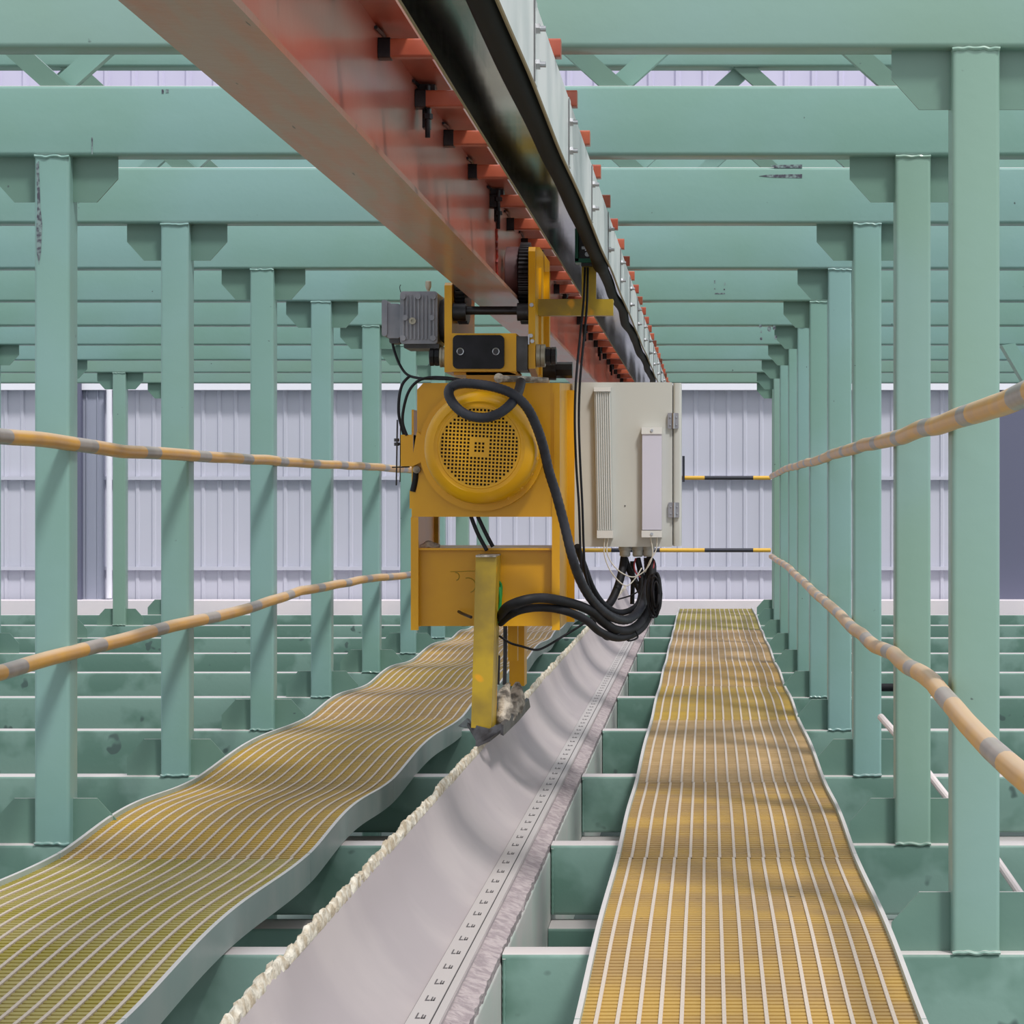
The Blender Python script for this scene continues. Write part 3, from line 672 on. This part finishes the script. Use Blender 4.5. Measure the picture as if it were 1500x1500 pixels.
# ---------------------------------------------------------------- hoses and cables
def cable(pts, r, label, m='black', n=12, nm='cable', cat='cable', rib=0, sm=6, group='black hoses and cables on the carriage'):
    return one(MB().tube([P(*p) for p in pts],r,n,sm,rib=rib).build(nm,m,angle=60),label,cat,group)
cable([(763,560,9.1),(759,575,8.95),(748,592,8.83),(730,606,8.8),(708,612,8.8),(685,608,8.82),(668,596,8.84),(658,580,8.86),(660,568,8.88),(675,562,8.88),(700,563,8.86),(728,568,8.84),(752,578,8.84),(772,597,8.86),(786,625,8.9),(796,655,8.95),(804,690,9.0),(815,725,9.05),(827,770,9.08),(838,815,9.1),(850,850,9.2),(868,880,9.35),(893,902,9.5),(918,908,9.7),(937,893,9.85),(947,865,9.95),(950,840,10.02),(949,817,10.03)],.0185,'thick ribbed black hose looping across the fan motor and hanging down to the cabinet','hose',14,'hose','hose',.07,10)
cable([(733,905,9.2),(742,890,9.1),(765,880,9.05),(795,876,9.1),(830,882,9.2),(862,893,9.35),(885,912,9.5),(903,923,9.6),(925,922,9.75),(943,905,9.9),(952,870,9.95),(955,830,10.0),(950,820,10.03)],.0185,'upper black hose curving from the scraper arm under the cabinet','black',14,'hose','hose')
cable([(733,912,9.22),(745,902,9.15),(765,893,9.1),(795,890,9.14),(828,895,9.2),(858,908,9.3),(878,925,9.45),(902,934,9.6),(925,930,9.75),(944,915,9.88),(956,885,9.95),(958,850,9.98)],.0155,'lower black hose curving from the scraper arm under the cabinet','black',14,'hose','hose')
cable([(845,800,9.3),(856,830,9.38),(868,862,9.45),(884,885,9.55),(905,897,9.7),(925,893,9.85),(937,880,9.95),(940,850,10),(934,818,10.03)],.0125,'black hose hanging behind the thick ribbed hose beneath the cabinet','black',12,'hose','hose')
cable([(914.5,817,10.03),(911,838,10.0),(904,862,9.95),(893,884,9.9),(880,893,9.85)],.0165,'black hose dropping from the left gland of the cabinet','black',12,'hose','hose')
cable([(916,820,10.05),(924,840,10.02),(936,862,10.0),(944,880,10.0)],.013,'black hose slanting right from the left gland of the cabinet','black',12,'hose','hose')
cable([(926,822,10.1),(927,850,10.1),(926,885,10.1)],.009,'short black hose hanging straight down below the cabinet')
cable([(857,392,9.3),(855,440,9.25),(851,480,9.22),(846,530,9.2),(843,570,9.2),(842,620,9.2),(844,680,9.2),(848,740,9.22),(850,800,9.26),(852,840,9.3),(860,870,9.35)],.0045,'left one of two thin black cables dropping from the green collector clip')
cable([(861,392,9.31),(860,440,9.26),(857,480,9.23),(852,530,9.21),(849,570,9.21),(848,620,9.21),(850,680,9.21),(853,740,9.23),(855,800,9.27),(858,840,9.3),(868,875,9.35)],.0045,'right one of two thin black cables dropping from the green collector clip')
cable([(574,498,9.3),(578,515,9.3),(586,535,9.28),(597,549,9.25),(615,554,9.2),(640,555,9.15),(668,556,9.12),(700,560,9.1)],.005,'thin black cable running from the grey gear motor terminal box')
cable([(600,551,9.24),(590,562,9.22),(585,580,9.2),(584,605,9.2),(588,625,9.2),(592,638,9.2)],.0055,'outer black cable loop left of the yellow front plate')
cable([(690,560,9.12),(660,554,9.14),(630,553,9.16),(611,559,9.18),(598,575,9.18),(591,600,9.18),(590,620,9.18),(596,638,9.18)],.0055,'inner black cable loop left of the yellow front plate')
cable([(690,757,9.22),(700,782,9.2),(713,806,9.18)],.0075,'left one of two black rods crossing the opening under the fan motor')
cable([(700,757,9.22),(711,780,9.2),(722,801,9.2)],.0075,'right one of two black rods crossing the opening under the fan motor')
cable([(732,932,9.25),(748,942,9.2),(765,947,9.2),(785,952,9.25),(800,947,9.3),(825,932,9.4),(848,918,9.45),(866,905,9.5)],.0045,'thin black cable sagging right from the scraper arm foot')
cable([(868,895,9.5),(874,920,9.5),(888,936,9.55),(902,932,9.6)],.005,'thin black cable loop under the hose bundle')
cable([(868,905,9.55),(880,928,9.5),(895,935,9.55),(908,928,9.6)],.004,'lowest thin black cable loop under the hose bundle')
cable([(917,922,9.7),(919,938,9.7),(934,934,9.72),(930,922,9.75)],.0035,'bent black wire tag hanging below the hose bundle')
cable([(945,905,9.9),(963,902,9.9),(956,893,9.9)],.0035,'bent black wire tag poking right of the hose bundle')
cable([(905,878,9.8),(925,872,9.8),(937,865,9.8)],.003,'black cable tie across the hoses below the cabinet')
cable([(886,788,9.92),(885,810,9.92),(892,832,9.92),(905,850,9.92),(918,858,9.92),(930,848,9.94),(940,832,9.96)],.0025,'white wire looping from the finned heater','wire')
cable([(891,788,9.92),(889,808,9.92),(897,826,9.92),(912,840,9.92),(930,845,9.93),(948,832,9.93),(956,812,9.93),(953,787,9.93)],.0025,'white wire from the finned heater across to the strip lamp','wire')
cable([(963,787,9.93),(961,806,9.93),(952,822,9.93),(945,838,9.95)],.0025,'short white wire under the strip lamp','wire')
cable([(931,818,10),(929,828,9.98),(931,838,9.98),(938,846,9.98)],.003,'thin red wire under the middle cabinet gland','redwire')
cable([(958,822,10),(957,832,9.98),(952,845,9.98)],.003,'thin red wire under the right cabinet gland','redwire')
random.seed(11)
b=MB()
for k in range(14):
    cx_,cy_=959+random.uniform(-4,4),868+random.uniform(-3,6); rx,ry=random.uniform(3,8),random.uniform(18,32)
    zz=9.85+random.uniform(-.02,.02)
    b.tube([P(cx_+rx*math.cos(a*.7)+random.uniform(-.6,.6),cy_+ry*math.sin(a*.7),zz+random.uniform(-.008,.008)) for a in range(10)],.0042,7,4)
one(b.build('cable_coil','black'),'tangled coil of thin dark cable hanging under the cabinet right corner','cable')

# ---------------------------------------------------------------- camera and light
cd=bpy.data.cameras.new('camera'); cam=bpy.data.objects.new('camera',cd); C.objects.link(cam)
cam.location=(0,0,EYE); cam.rotation_euler=(math.radians(90),0,0)
cd.sensor_width=36; cd.lens=36*F/1500; cd.shift_x=-(VX-750)/1500; cd.shift_y=-(750-VY)/1500; cd.clip_end=200
bpy.context.scene.camera=cam
w=bpy.data.worlds.new('world'); bpy.context.scene.world=w; w.use_nodes=True
bg=w.node_tree.nodes['Background']; bg.inputs['Color'].default_value=(.93,.95,1,1); bg.inputs['Strength'].default_value=.95
def area(loc,rot,sx,sy,e,col=(1,.98,.95)):
    l=bpy.data.lights.new('skylight','AREA'); l.shape='RECTANGLE'; l.size=sx; l.size_y=sy; l.energy=e; l.color=col
    o=bpy.data.objects.new('skylight',l); C.objects.link(o); o.location=loc; o.rotation_euler=rot; return o
sl=bpy.data.lights.new('sun','SUN'); sl.energy=2.6; sl.angle=math.radians(9); sl.color=(1,.97,.93)
so=bpy.data.objects.new('sun',sl); C.objects.link(so); so.rotation_euler=(math.radians(27),math.radians(22),0)
sc=bpy.context.scene
sc.view_settings.view_transform='Standard'; sc.view_settings.look='None'; sc.view_settings.gamma=1; sc.view_settings.exposure=0.12
sc.cycles.max_bounces=6
